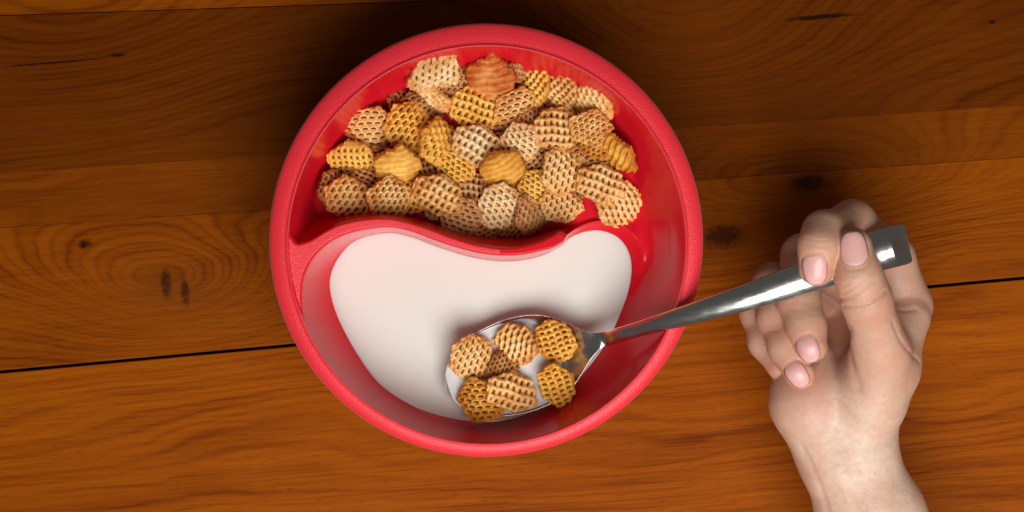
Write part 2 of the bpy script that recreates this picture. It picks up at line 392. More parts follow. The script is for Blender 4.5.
def build_bowl():
    NA = 1080; rin = np.linspace(0, RI + .0, 330)
    ang = np.linspace(0, 2 * math.pi, NA, endpoint=False)
    ca, sa = np.cos(ang), np.sin(ang)
    R, A = np.meshgrid(rin, np.arange(NA), indexing='ij')
    CG = W(470, 320, ZM)[:2]            # rays start under the milk, where nothing shows
    f_ = rin / RI
    P = CG + (np.stack([CI[0] + RI * ca, CI[1] + RI * sa], -1)[None] - CG) * f_[:, None, None]
    H = bowl_height(P.reshape(-1, 2)).reshape(R.shape).astype(float)
    # soften (rounds the moulded edges), distance-aware in angle
    Hs = H.copy()
    for it in range(4):
        Z = Hs.copy()
        Z[1:-1] = (Hs[:-2] + 2 * Hs[1:-1] + Hs[2:]) / 4
        Z = (np.roll(Z, 1, 1) + 2 * Z + np.roll(Z, -1, 1)) / 4
        Hs = Z
    B = Hs.copy()
    for it in range(260):
        Z = B.copy(); Z[1:-1] = (B[:-2] + 2 * B[1:-1] + B[2:]) / 4; B = (np.roll(Z, 1, 1) + 2 * Z + np.roll(Z, -1, 1)) / 4
    Pf = P.reshape(-1, 2); sm = lambda v, a, b: np.clip((v - a) / (b - a), 0, 1)
    m = sm(Pf[:, 0], W(634, 0, 45)[0], W(652, 0, 45)[0]) * sm(RI - np.hypot(Pf[:, 0] - CI[0], Pf[:, 1] - CI[1]), 1.5, 6) * sm(seg_dist(Pf, milk), 1.5, 6)
    m = m.reshape(Hs.shape); Hs = Hs * (1 - m) + B * m
    Hs[0] = Hs[0].mean()
    # remove the centre singularity: average within 3 rings
    for k in range(12):
        m = Hs[k].mean(); f = 1 - k / 12; Hs[k] = Hs[k] * (1 - f) + m * f
    Hs[-1] = ZR + .1
    NR = len(rin)
    V = np.stack([P[..., 0], P[..., 1], Hs], -1).reshape(-1, 3)
    i = np.arange(NR - 1)[:, None] * NA; j = np.arange(NA)[None]; j2 = (j + 1) % NA
    Q = np.stack([i + j, i + NA + j, i + NA + j2, i + j2], -1).reshape(-1, 4)
    bowl = empty('cereal_bowl', (0, 0, 0))
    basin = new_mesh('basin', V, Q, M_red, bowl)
    tag(bowl, 'round red plastic bowl with a wavy wall between a dry side and a milk side', 'bowl')
    # rim: inner bead, grained band, rounded lip, outer wall, foot, underside
    prof = [(0, ZR + .1), (.10, ZR + .75), (.30, ZR + 1.05), (.6, ZR + .95), (.9, ZR + .45), (1.2, ZR + .2)]
    rings = []
    for d, z in prof: rings.append(('in', d, z))
    for f in np.linspace(.12, .86, 10): rings.append(('mix', f, ZR + .2 - 1.6 * f ** 2))
    for d, z in ((1.0, ZR - 1.5), (.55, ZR - 2.0), (.15, ZR - 3.1), (0, ZR - 4.5), (.3, ZR - 6.5), (1.5, ZR - 7.5), (6, ZR - 18), (12, ZR - 32), (17, ZR - 44), (22, 12), (26, 4), (27.5, .8), (29, 0.02), (33, .02), (36, 2), (60, 2.2), (RO - 1, 2.2)):
        rings.append(('out', d, z))
    V2 = []
    for kind, d, z in rings:
        pi = np.stack([CI[0] + (RI + 1.2) * ca, CI[1] + (RI + 1.2) * sa], -1)
        if kind == 'in': xy = np.stack([CI[0] + (RI + d) * ca, CI[1] + (RI + d) * sa], -1)
        elif kind == 'out': xy = np.stack([CO[0] + (RO - d) * ca, CO[1] + (RO - d) * sa], -1)
        else:
            po = np.stack([CO[0] + (RO - 1.0) * ca, CO[1] + (RO - 1.0) * sa], -1); xy = pi * (1 - d) + po * d
        V2.append(np.concatenate([xy, np.full((NA, 1), z)], 1))
    V2 = np.concatenate(V2); n = len(rings)
    i = np.arange(n - 1)[:, None] * NA
    Q2 = np.stack([i + j, i + NA + j, i + NA + j2, i + j2], -1).reshape(-1, 4)
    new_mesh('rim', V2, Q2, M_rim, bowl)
    # shoulder and divider top share the grained finish
    basin.data.materials.append(M_rim)
    pc = P.reshape(-1, 2); hz = Hs.reshape(-1)
    e1 = P[1:, :] - P[:-1, :]; g1 = np.zeros_like(Hs); g1[:-1] = (Hs[1:] - Hs[:-1]) / np.linalg.norm(e1, axis=2)
    e2 = np.linalg.norm(np.roll(P, -1, 1) - P, axis=2) + .02; g2 = (np.roll(Hs, -1, 1) - Hs) / e2
    sl, sa_ = g1, g2
    flat = (np.hypot(sl, sa_) < .28) & (Hs > ZD - 3.0) & (P[..., 0] < W(500, 0, 60)[0])
    fl = flat[:-1, :].reshape(-1)
    basin.data.polygons.foreach_set('material_index', fl.astype(np.int32))
    basin.data.update()
build_bowl()
# milk in the bowl: a closed body that fills the well
def slab(name, outline, z, depth, mat, shrink=.8, grow=0.8, parent=None, dome=0.0):
    c = outline.mean(0); n = len(outline); V = []
    nrm = np.roll(outline, -1, 0) - np.roll(outline, 1, 0); nrm = np.stack([nrm[:, 1], -nrm[:, 0]], 1); nrm /= np.linalg.norm(nrm, axis=1)[:, None] + 1e-9
    if ((outline - c) * nrm).sum() < 0: nrm = -nrm
    rings = [(outline + nrm * grow, z + .35), (outline - nrm * .5, z + .06), (outline - nrm * 1.5, z)]
    top = [(outline + nrm * grow * .8, z - .6), (c + (outline - c) * (1 + shrink) / 2, z - depth * .6), (c + (outline - c) * shrink, z - depth)]
    allr = top[::-1] + rings
    V = np.concatenate([np.concatenate([p, np.full((n, 1), zz)], 1) for p, zz in allr])
    Fc = []
    for k in range(len(allr) - 1):
        for q in range(n): Fc.append((k*n+q, k*n+(q+1) % n, (k+1)*n+(q+1) % n, (k+1)*n+q))
    Fc.append(tuple((len(allr)-1)*n+q for q in range(n))); Fc.append(tuple(reversed(range(n))))
    o = new_mesh(name, V, Fc, mat, parent); fix_normals(o); return o
o = slab('milk', milk, ZM, 6.5, M_milk, .8, .9)
tag(o, 'pool of white milk filling the lower kidney shaped side of the red bowl', 'milk')
# ------------------------------------------------------------------ spoon
AX = np.array([.9563, -.2924]); PN = np.array([-.2924, -.9563])     # along the spoon / across it, in picture px
T0 = np.array([444.8, 388.0])
def ctr(u): return T0 + AX * u
uh = [(0, 0.5, 0), (1, 6, -.3), (3, 11.5, -.9), (6, 17.5, -1.8), (10, 23.5, -2.8), (18, 32, -4.2), (30, 39, -5.6), (48, 44.5, -6.5), (72, 48, -6.8), (95, 47, -6.4), (112, 42.5, -5.4), (126, 34.5, -4.0), (137, 25.5, -2.6), (146, 17.5, -1.4), (154, 11.8, -.4), (161, 8.8, .4), (168, 7.6, .9)]
def sz(u): return np.interp(u, [0, 80, 130, 168], [38.0, 38.7, 40.1, 44.6])
st = [(*ctr(u), sz(u), h, sg, 1.2) for u, h, sg in uh]
st += [(618, 335, 49.6, 7.2, .9, 1.5), (634, 330.6, 54.6, 7.5, .9, 1.8), (652, 325.2, 60, 8.3, .95, 1.8), (673, 319.2, 65.4, 9.6, 1.0, 1.8), (697, 312.3, 70.4, 10.8, 1.05, 1.8), (724, 304.2, 74.9, 12.2, 1.1, 1.8), (750, 296, 78.5, 13.6, 1.2, 1.8), (778, 286.8, 81.7, 15, 1.35, 1.8),
      (806, 276.8, 84.4, 16.4, 1.5, 1.8), (838, 265, 86.9, 18, 1.8, 1.8), (866, 254.6, 88.6, 19.6, 2.1, 1.8), (882, 249.8, 89.3, 20.3, 2.5, 1.8), (889, 247.8, 89.6, 20.6, 2.9, 1.8), (893, 246.7, 89.7, 20.8, 2.9, 1.8), (897, 245.6, 89.3, 20.8, 1.9, 1.7), (901, 244.5, 88.5, 20.8, 1.1, 1.6), (904.5, 243.5, 87.8, 20.3, .5, 1.5), (907, 242.8, 87.2, 19.2, .3, 1.0), (908.2, 242.5, 87.0, 18.2, .3, .3)]
NS = 10
st = [(a, b, c, d, e * (1.3 if a > 640 else 1), f) for a, b, c, d, e, f in st]
D = spline(st, False, NS); D[:, 3] = np.maximum(D[:, 3], .3)
NV = 34; rows = []
for q, row in enumerate(D):
    a_, b_ = D[max(q - 2, 0)], D[min(q + 2, len(D) - 1)]
    tn = b_[:2] - a_[:2]; tn /= np.linalg.norm(tn); nn = np.array([tn[1], -tn[0]])
    fade = np.clip((q / NS - 14) / 3, 0, 1); nn = PN * -1 * (1 - fade) * (-1 if (nn @ PN) > 0 else 1) + nn * fade; nn /= np.linalg.norm(nn)
    th = row[5] / 2; hw = row[3]; loop = []
    s_ = (HC - row[2]) / F
    ex = min(th / s_, hw * .9)          # edge radius in px
    for k in range(NV + 1):             # upper face
        t = -math.cos(math.pi * k / NV); loop.append((t * (hw - ex * .6), row[4] * (1 - abs(t) ** 2.2)))
    for a in (45, 0, -45): loop.append((hw - ex * .6 + ex * .6 * math.cos(math.radians(a)), -th + th * math.sin(math.radians(a))))
    for k in range(NV, -1, -1):
        t = -math.cos(math.pi * k / NV); loop.append((t * (hw - ex * .6), row[4] * (1 - abs(t) ** 2.2) - 2 * th))
    for a in (-135, 180, 135): loop.append((-(hw - ex * .6) + ex * .6 * math.cos(math.radians(a)), -th + th * math.sin(math.radians(a))))
    rows.append(np.array([W(*(row[:2] + nn * x), row[2] + z) for x, z in loop]))
NL = len(rows[0]); SV = np.concatenate(rows)
def loft(r0, r1, caps=()):
    Q = [(a * NL + k, (a + 1) * NL + k, (a + 1) * NL + (k + 1) % NL, a * NL + (k + 1) % NL) for a in range(r1 - r0 - 1) for k in range(NL)]
    if 0 in caps: Q.append(tuple(range(NL)))
    if 1 in caps: Q.append(tuple((r1 - r0 - 1) * NL + k for k in reversed(range(NL))))
    return SV[r0 * NL:r1 * NL], Q
full = new_mesh('spoon_source', *loft(0, len(rows), (0, 1)), None); fix_normals(full)
nrm = [tuple(v.normal) for v in full.data.vertices]; bpy.data.objects.remove(full)
spoon = empty('spoon')
tag(spoon, 'stainless steel soup spoon loaded with crisps and milk held over the bowl', 'spoon')
cut = NS * 15
for nm, r0, r1, cp in (('spoon_bowl', 0, cut + 1, (0,)), ('handle', cut, len(rows), (1,))):
    p_ = new_mesh(nm, *loft(r0, r1, cp), M_steel, spoon); fix_normals(p_)
    p_.data.normals_split_custom_set_from_vertices(nrm[r0 * NL:r1 * NL])
sm_px = []
for u, h in ((4.5, 11), (9, 20), (14, 26.5), (22, 34), (35, 40.5), (55, 45.2), (75, 46.4), (95, 43), (108, 35), (116, 22), (119, 8)): sm_px.append(ctr(u) + PN * h)
sm_px += [ctr(2 * 0 + u) - PN * h for u, h in ((119, 8), (116, 22), (108, 35), (95, 43), (75, 46.4), (55, 45.2), (35, 40.5), (22, 34), (14, 26.5), (9, 20), (4.5, 11))]
o = slab('milk', spline([W(p[0], p[1], 38)[:2] for p in sm_px], True, 3), 38.0, 2.0, M_milk2, .6, .15)
tag(o, 'small puddle of milk lying in the bowl of the steel spoon around the crisps', 'milk')
# ------------------------------------------------------------------ cereal crisps
def crisp_mesh(seed, R, style, mesh_name='crisp'):
    r = np.random.default_rng(seed); h = .28
    lim = R + 2.0; zl = 5.5
    xs = np.arange(-lim, lim + h, h); zs = np.arange(-zl, zl + h, h)
    X, Y, Z = np.meshgrid(xs, xs, zs, indexing='ij'); X = X.astype(np.float32); Y = Y.astype(np.float32); Z = Z.astype(np.float32)
    th = np.arctan2(Y, X)
    n = int(r.integers(5, 8)); ph = r.uniform(0, 6.28); el = r.uniform(.78, .98)
    d2 = np.full(X.shape, -1e9, np.float32)
    for k in range(n):
        a = ph + 2 * math.pi * k / n + r.uniform(-.12, .12); rr = R * r.uniform(.82, .98)
        dk = X * math.cos(a) + Y / el * math.sin(a) - rr
        d2 = np.where(np.maximum(d2, dk) == 0, d2, np.log(np.exp(np.clip(d2 * 2.2, -40, 40)) + np.exp(np.clip(dk * 2.2, -40, 40))) / 2.2)
    d2 = d2 + .20 * np.sin(th * 13 + r.uniform(0, 6)) + .14 * np.sin(th * 31 + r.uniform(0, 6))
    rho = np.clip(1 + d2 / R, 0, 1.2)
    H = r.uniform(1.7, 2.4) * (.8 if style == 'flat' else 1)
    prof = np.clip(1 - rho ** 2.4, 0, 1) ** .85
    c1, c2, c3, c4 = r.uniform(.006, .02), r.uniform(-.012, .012), r.uniform(0, 6), r.uniform(0, 6)
    bendf = lambda X, Y: c1 * (X ** 2) + c2 * (Y ** 2) + .35 * np.sin(X * .45 + c3) * np.sin(Y * .4 + c4)
    bend = bendf(X, Y)
    Zb = Z - bend
    zt = H * prof; pa, pb = (r.uniform(1.95, 2.15), r.uniform(2.8, 3.1)) if style != 'grid' else (r.uniform(2.15, 2.3), r.uniform(2.5, 2.8))
    wob = .25 * np.sin(Y * .7 + r.uniform(0, 6))
    u = X + wob; v = Y + .2 * np.sin(X * .8)
    def skin(z0, u, v, sgn):
        cu = np.cos(2 * np.pi * u / pa)
        row = np.floor(u / pa + .5)
        vv = v + ((row % 2) * pb / 2 if style != 'grid' else 0)
        su = (u / pa + .5) % 1 - .5; sv = (vv / pb) % 1 - .5
        au, av = np.abs(su) * pa, np.abs(sv) * pb            # distance from slot centre
        ridge = -.46 * cu                                    # ridges between slot rows
        rung = .05 + .20 * np.cos(2 * np.pi * sv)
        thk = .62 + (.35 * ridge - rung)
        sh = np.abs(Zb - z0 - sgn * (ridge * .55 - rung)) * .85 - np.maximum(thk, .38)
        if style != 'solid':
            hw, hl = (.29, 1.0) if style == 'net' else (.40, .80)
            q = np.hypot(np.maximum(au - hw + .14, 0), np.maximum(av - hl + .14, 0)) - .14
            edge = (rho > .87)
            hole = np.where(edge, 5, q)
            sh = np.maximum(sh, -hole)
        return sh
    if style == 'solid':
        top = skin(zt, u, v, 1)
        top = np.abs(Zb - zt - .62 * -np.cos(2*np.pi*u/(pa*1.2)) - .12*np.sin(v*1.1+u*.6)) * .85 - .8
    else: top = skin(zt, u, v, 1)
    bot = skin(-zt * .9, v + .7, u + 1.1, -1)
    core = np.abs(Zb) * .85 - np.maximum(zt - 1.15, -.5) * .85
    d = np.minimum(np.minimum(top, bot), core)
    d = np.maximum(d, d2 * .9)
    if style != 'solid': d = d + .05 * np.sin(X * 5.1 + 1) * np.sin(Y * 4.7 + Z * 4) + .04 * np.sin(X * 9 + Z * 7) * np.sin(Y * 8)
    V, Q = surface_nets(d, np.array([-lim, -lim, -zl]), h)
    o = new_mesh('crisp_source', V, Q, None)
    me = o.data; bpy.data.objects.remove(o)
    me.name = mesh_name
    rr = np.hypot(V[:, 0], V[:, 1]) / R
    a = me.attributes.new('edge', 'FLOAT', 'POINT'); a.data.foreach_set('value', np.clip(rr ** 2, 0, 1).astype(np.float32))
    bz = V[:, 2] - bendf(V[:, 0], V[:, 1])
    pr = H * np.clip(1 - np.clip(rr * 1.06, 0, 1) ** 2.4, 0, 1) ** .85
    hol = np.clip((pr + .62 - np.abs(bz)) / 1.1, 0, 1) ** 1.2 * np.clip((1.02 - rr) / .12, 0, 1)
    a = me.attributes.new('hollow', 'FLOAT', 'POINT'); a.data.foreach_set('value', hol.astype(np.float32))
    return me, R
styles = ['net', 'net', 'net', 'grid', 'grid', 'net', 'solid', 'solid']
VAR = [crisp_mesh(40 + i, 9.2, s, 'crisp_%s' % s) for i, s in enumerate(styles)]
GRP = 'waffle crisps heaped in the dry side of the bowl'
# (px, py, size px, slot direction deg, long axis deg, tilt deg, colour, variant, label) listed from the bottom of the heap up
PIECES = [
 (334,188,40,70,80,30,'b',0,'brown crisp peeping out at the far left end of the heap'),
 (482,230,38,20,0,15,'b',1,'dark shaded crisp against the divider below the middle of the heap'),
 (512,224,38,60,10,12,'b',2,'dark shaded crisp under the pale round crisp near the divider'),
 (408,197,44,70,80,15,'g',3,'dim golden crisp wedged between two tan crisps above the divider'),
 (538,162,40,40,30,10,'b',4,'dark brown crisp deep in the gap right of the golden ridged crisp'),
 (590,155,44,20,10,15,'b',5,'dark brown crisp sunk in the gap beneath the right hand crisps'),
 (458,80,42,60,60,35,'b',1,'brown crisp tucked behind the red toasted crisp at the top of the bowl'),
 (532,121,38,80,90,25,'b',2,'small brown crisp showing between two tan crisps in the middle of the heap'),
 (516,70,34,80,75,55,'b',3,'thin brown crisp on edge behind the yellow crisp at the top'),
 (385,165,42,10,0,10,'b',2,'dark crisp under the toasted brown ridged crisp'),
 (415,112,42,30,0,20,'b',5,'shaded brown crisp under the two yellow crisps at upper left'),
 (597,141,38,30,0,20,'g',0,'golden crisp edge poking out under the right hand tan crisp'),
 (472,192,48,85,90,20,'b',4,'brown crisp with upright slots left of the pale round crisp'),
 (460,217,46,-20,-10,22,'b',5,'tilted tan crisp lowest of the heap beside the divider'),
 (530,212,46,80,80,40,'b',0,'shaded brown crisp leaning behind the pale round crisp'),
 (535,187,40,-35,0,10,'y',1,'small yellow lattice corner showing below the golden ridged crisp'),
 (455,170,42,-40,0,10,'y',2,'yellow crisp corner showing between the tall yellow and brown tan crisps'),
 (352,156,48,90,0,42,'y',3,'yellow crisp with open lattice touching the left wall of the bowl'),
 (563,92,46,-50,-58,45,'t',4,'brownish tan crisp leaning on the wall at upper right'),
 (593,104,48,-60,-42,50,'t',5,'tan crisp stood against the wall at the upper right end'),
 (431,98,50,-50,-28,58,'t',0,'narrow tan crisp on its side under the palest crisp'),
 (389,198,46,55,70,20,'t',2,'tan crisp right of the big left hand crisp above the divider'),
 (348,198,52,55,20,14,'t',1,'large tan crisp lying lowest at the left corner of the heap'),
 (369,126,50,5,10,30,'t',0,'reddish tan crisp with level slots beside the upper left wall'),
 (536,85,46,-45,-75,42,'y',4,'upright yellow crisp right of the red toasted crisp'),
 (615,151,50,60,-42,62,'g',6,'toasted golden crisp standing on edge by the right wall'),
 (619,204,50,-60,60,22,'t',5,'tan crisp at the lower right end nearest the ramp to the milk'),
 (560,203,48,75,85,20,'t',1,'tan crisp hanging over the ramp beside the divider end'),
 (600,184,52,70,75,15,'t',3,'broad tan crisp second from the right end above the ramp'),
 (590,128,42,40,-10,25,'t',2,'tan crisp overlapped by the big upright one near the right wall'),
 (517,108,48,20,25,25,'t',0,'tan crisp with near level slots under the red toasted crisp'),
 (475,106,54,70,60,15,'y',4,'large yellow crisp left of centre below the red toasted crisp'),
 (434,73,54,88,20,52,'p',2,'palest crisp, tilted, topmost at the upper left of the heap'),
 (408,127,52,50,70,18,'y',5,'yellow crisp with diagonal slots between tan crisp and tall yellow one'),
 (398,166,52,10,8,44,'g',7,'toasted brown ridged crisp without holes at left centre'),
 (438,195,54,60,10,16,'t',3,'big brownish tan crisp above the divider left of centre'),
 (521,142,48,-45,-25,28,'p',1,'pale crisp with diagonal slots above the golden ridged crisp'),
 (562,170,52,80,80,25,'t',0,'tan crisp folded under the big upright crisp right of centre'),
 (500,206,50,-50,0,20,'p',5,'pale round crisp just above the divider at the centre'),
 (556,128,54,88,85,18,'t',4,'big upright tan crisp on top of the heap right of centre'),
 (438,142,56,55,80,46,'y',1,'tall narrow pale yellow crisp standing up in the middle left'),
 (477,146,54,60,60,15,'p',3,'large pale tan crisp at the very centre top of the heap'),
 (504,170,54,30,12,42,'g',6,'golden ridged crisp without holes at the centre'),
 (492,78,56,10,-15,40,'r',7,'red toasted ridged crisp at the top of the heap'),
]
def crisp_matrix(px, py, z, size, slot, ax, tilt, R):
    s = size * .425 / 2 / R
    # local slot direction is +Y : turn it to the wanted direction, then tilt about the long axis
    yaw = Matrix.Rotation(math.radians(slot - 90), 3, 'Z')
    a = math.radians(ax); axis = Vector((math.cos(a), math.sin(a), 0))
    return (Matrix.Rotation(math.radians(tilt), 3, axis) @ yaw) * s, s
def drop(pieces, H, g0, cell, keep=.90, lo=0):
    """settle each crisp on the height map H"""
    out = []
    for (px, py, size, slot, ax, tilt, mt, vr, lab) in pieces:
        R = VAR[vr][1]; z = 50.0; m, s = crisp_matrix(px, py, z, size, slot, ax, tilt, R); m = np.array(m)
        g = np.linspace(-R, R, 25); A, B = np.meshgrid(g, g); k = (A ** 2 + B ** 2) < (R * .92) ** 2; A, B = A[k], B[k]
        rr = np.hypot(A, B) / R; hh = 2.3 * (1 - rr ** 3)
        tp = np.stack([A, B, hh]).T @ m.T; bt = np.stack([A, B, -hh]).T @ m.T
        for _ in range(2):
            c = W(px, py, z)
            ij = ((bt[:, :2] + c[:2] - g0) / cell).astype(int)
            z = float(np.quantile(H[ij[:, 0], ij[:, 1]] - bt[:, 2], keep))
        c = W(px, py, z)
        ij = ((tp[:, :2] + c[:2] - g0) / cell).astype(int)
        np.maximum.at(H, (ij[:, 0], ij[:, 1]), tp[:, 2] + z)
        out.append(z)
    return out
cell = 1.0; g0 = np.array([-130., -110.]); gx, gy = np.meshgrid(np.arange(260), np.arange(220), indexing='ij')
GP = np.stack([gx * cell + g0[0], gy * cell + g0[1]], -1).reshape(-1, 2)
rr_ = np.hypot(GP[:, 0] - CI[0], GP[:, 1] - CI[1])
Hm = np.where(rr_ < RI, bowl_height(GP), 0).reshape(260, 220)
BUR = []
for i, (px, py) in enumerate([(352,172),(348,200),(372,200),(378,150),(400,185),(412,145),(405,105),(430,130),(450,160),(440,200),(460,100),(500,110),(500,150),(500,190),(540,110),(535,140),(530,190),(575,115),(580,150),(580,180),(605,165),(425,175),(365,180)]):
    BUR.append((px, py, 42, random.uniform(0, 180), random.uniform(0, 180), random.uniform(5, 25), 'b', i % 6, 'buried crisp coloured dark for the shade deep in the heap, mostly hidden by other crisps'))
zb_ = drop(BUR, Hm, g0, cell, .45)
zs_ = drop(PIECES, Hm, g0, cell, .60)
def place(P, zs, grp, scale_z=None):
    for (px, py, size, slot, ax, tilt, mt, vr, lab), z in zip(P, zs):
        me, R = VAR[vr]; key = me.name + mt
        key = '%s_%d_%s' % (mt, vr, 'm')
        m2 = CACHE.get(key)
        if m2 is None:
            m2 = me.copy(); m2.materials.clear(); m2.materials.append(CM[mt]); CACHE[key] = m2; m2.name = 'cereal_crisp'
        o = bpy.data.objects.new('cereal_crisp', m2); COL.objects.link(o)
        m, s = crisp_matrix(px, py, z, size, slot, ax, tilt, R)
        o.matrix_world = Matrix.Translation(Vector(W(px, py, z)) * MM) @ m.to_4x4()
        tag(o, lab, 'cereal crisp', grp)
CACHE = {}
place(BUR, zb_, 'crisps buried under the heap')
place(PIECES, [min(z, 41.5 if i in (1, 2) else 47 if i == 23 else 66) for i, z in enumerate(zs_)], GRP)
print('pile z', [round(z) for z in zs_])
SP = [
 (503,367,34,70,80,10,'b',0,'small brown crisp half hidden between the others on the spoon'),
 (481,400,49,0,-30,16,'g',2,'golden crisp at the lower left of the spoon hanging over its edge'),
 (556,384,48,20,20,24,'y',3,'yellow crisp at the lower right of the spoon'),
 (556,340,47,20,-10,12,'y',4,'bright yellow crisp at the upper right of the spoon nearest the handle'),
 (472,358,49,70,55,20,'t',5,'tan crisp at the left tip of the spoon'),
 (517,344,50,75,-70,26,'t',1,'tan crisp at the top middle of the spoon'),
 (511,392,53,72,80,16,'t',3,'large tan crisp at the bottom middle of the spoon on top of its neighbours'),
]
Hsp = np.full((260, 220), 38.4)
zsp = drop(SP, Hsp, g0, cell, .62)
zsp = [max(z, 40.5) for z in zsp]
print('spoon z', [round(z, 1) for z in zsp])
place(SP, zsp, 'waffle crisps on the spoon')
# ------------------------------------------------------------------ hand (one continuous surface from a distance field)
def smin(a, b, k):
    h = np.clip(.5 + .5 * (b - a) / k, 0, 1)
    return b + (a - b) * h - k * h * (1 - h)
def cone(P, a, b, ra, rb):
    ba = b - a; pa = P - a; t = np.clip((pa @ ba) / (ba @ ba), 0, 1)
    q = pa - t[:, None] * ba
    return np.sqrt((q * q).sum(1)) - (ra + (rb - ra) * t)
def J(px, py, z): return W(px, py, z)
PALM = [  # (a, b, ra, rb)
 (J(834,452,52), J(858,520,50), 14, 14.5), (J(863,450,54), J(885,515,52), 11.8, 13.4),
 (J(850,452,50), J(872,520,48), 15.5, 16), (J(858,520,50), J(936,760,48), 14.5, 20), (J(888,515,52), J(975,760,50), 14, 18), (J(872,520,48), J(952,760,46), 16, 22),
 (J(834,452,52), J(811,402,56), 13.5, 15), (J(811,402,56), J(806,362,52), 15, 12.5),
 (J(860,446,56), J(861,420,58), 11.5, 11.8), (J(861,420,58), J(883,368,62), 11.8, 15.0),
 (J(846,430,50), J(904,308,50), 13, 10.6), (J(846,430,46), J(874,296,42), 13, 10.5),
 (J(840,425,46), J(845,305,36), 13, 10.5), (J(830,420,48), J(815,330,34), 13, 10),
 (J(838,398,47), J(856,360,36), 14, 11),
]
THUMB = [(J(872,402,66), J(880,352,78), 13.5, 11.6), (J(881,352,78), J(866,298,96), 10.9, 9.3), (J(866,298,96), J(859,276,99.5), 9.3, 8.4), (J(858,276,99.5), J(853.5,246,100), 8.7, 7.1)]
WEB = [(J(884,362,66), J(905,318,56), 12, 10.2)]
FING = {
 'index': [(J(905,304,51), J(890,258,58), 10.6, 9.4), (J(890,258,58), J(853,222.5,76), 9.2, 8.3), (J(853,222.5,76), J(824,232,93), 8.3, 7.7), (J(824,232,93), J(819.5,246,98), 7.7, 7.6), (J(819.5,246,98), J(816.5,268,97.5), 7.6, 7.0)],
 'middle': [(J(874,296,42), J(803,256,60), 10, 8.3), (J(803,256,60), J(799,302,69), 8.3, 8.1), (J(799,302,69), J(806,326,74), 8.0, 7.4), (J(806,326,74), J(811,346,77), 7.4, 6.5)],
 'ring': [(J(845,305,36), J(773,283,52), 9.6, 7.7), (J(773,283,52), J(776,318,61), 7.7, 7.4), (J(776,318,61), J(787,347,68), 7.3, 7.0), (J(787,347,68), J(799,372,72), 7.0, 6.3)],
 'pinky': [(J(815,330,34), J(757,312,45), 8.8, 6.6), (J(757,312,45), J(765,342,51), 6.5, 6.3), (J(765,342,51), J(781,366,57), 6.3, 5.9)],
}
def chain(P, C, k=2.5):
    d = None
    for a, b, ra, rb in C:
        e = cone(P, a, b, ra, rb); d = e if d is None else smin(d, e, k)
    return d
CREASE = []      # (polyline 3D, width, depth)
BULGE = []       # (centre, radius, height)
def hand_sdf(P):
    P = np.asarray(P, float)
    d = chain(P, PALM, 9.0)
    for nm in ('pinky', 'ring', 'middle', 'index'):
        C = FING[nm]; f = chain(P, C, 4.0)
        m = C[0][0]; w = np.exp(-(((P - m) ** 2).sum(1)) / 15.0 ** 2)
        d = smin(d, f, .5 + 6.0 * w)
    t = smin(chain(P, THUMB, 4.0), chain(P, WEB, 4), 6.0)
    m = THUMB[0][0] * .5 + THUMB[0][1] * .5; w = np.exp(-(((P - m) ** 2).sum(1)) / 26.0 ** 2)
    d = smin(d, t, .5 + 8.5 * w)
    for c, r, h in BULGE: d = d - h * np.exp(-(((P - c) ** 2).sum(1)) / r ** 2)
    for L, wd, dp in CREASE:
        lo = L.min(0) - 4 * wd; hi = L.max(0) + 4 * wd
        m = np.all((P > lo) & (P < hi), axis=1)
        if not m.any(): continue
        Q = P[m]; dd = np.full(len(Q), 1e9)
        for i in range(len(L) - 1):
            ba = L[i+1] - L[i]; pa = Q - L[i]; t = np.clip((pa @ ba) / max(ba @ ba, 1e-9), 0, 1)
            dd = np.minimum(dd, ((pa - t[:, None] * ba) ** 2).sum(1))
        d[m] = d[m] + dp * np.exp(-dd / wd ** 2)
    return d
CAMP = np.array([0, 0, HC])
def hit(pts, zstart=125.0):
    """first point of the hand seen from above at these picture positions"""
    Pn = np.array([W(x, y, zstart) for x, y in pts]); D = Pn - CAMP; D /= np.linalg.norm(D, axis=1)[:, None]
    for _ in range(70):
        s = hand_sdf(Pn); Pn = Pn + D * np.clip(s * .85, -2, 12)[:, None]
        if Pn[:, 2].min() < -20: break
    return Pn
def nail_outline(cx, cy, w, l, rot, n=40):
    a = np.linspace(0, 2 * math.pi, n, endpoint=False); r = math.radians(rot)
    X = np.sign(np.cos(a)) * np.abs(np.cos(a)) ** .62 * w / 2; Y = np.sign(np.sin(a)) * np.abs(np.sin(a)) ** .75 * l / 2
    X = X * (1 - .10 * (Y / (l / 2)))
    return [(cx + x * math.cos(r) - y * math.sin(r), cy - (x * math.sin(r) + y * math.cos(r))) for x, y in zip(X, Y)]
# rot: direction of the fingertip end, 0 = up in the picture, counter-clockwise
NAILS = [('index', 815, 269.5, 25, 31, 186), ('thumb', 854, 249.5, 28, 38, 8), ('middle', 808.5, 349.5, 22, 28, 203), ('ring', 797.5, 375, 21, 28, 215)]
cr = []
def crs(pts, w, d): cr.append((spline(pts, False, 4), w, d))
crs([(838,300),(850,297),(862,290),(876,280)], .65, .75)
crs([(843,306),(858,306),(872,301),(886,291)], .65, .85)
crs([(842,294),(852,289),(866,279)], .55, .45); crs([(860,311),(875,309),(884,304)], .6, .35); crs([(845,285),(856,283),(864,277)], .5, .3)
crs([(896,309),(905,310.5),(916,309)], .8, .45)
crs([(893,322),(899,337),(908,350),(920,362)], .9, .6)
crs([(849,328),(849,348),(853,370),(858,386)], 2.2, .8)
crs([(790,303),(799,301),(809,303)], .5, .12); crs([(790,309),(798,309),(806,311)], .5, .12)
crs([(762,334),(770,331),(778,330)], .6, .15)
crs([(812,452),(832,462),(855,464),(880,458)], 1.1, .2); crs([(818,462),(838,470),(860,470)], .9, .25)
crs([(802,446),(812,468),(822,492),(830,520)], 1.6, .5)
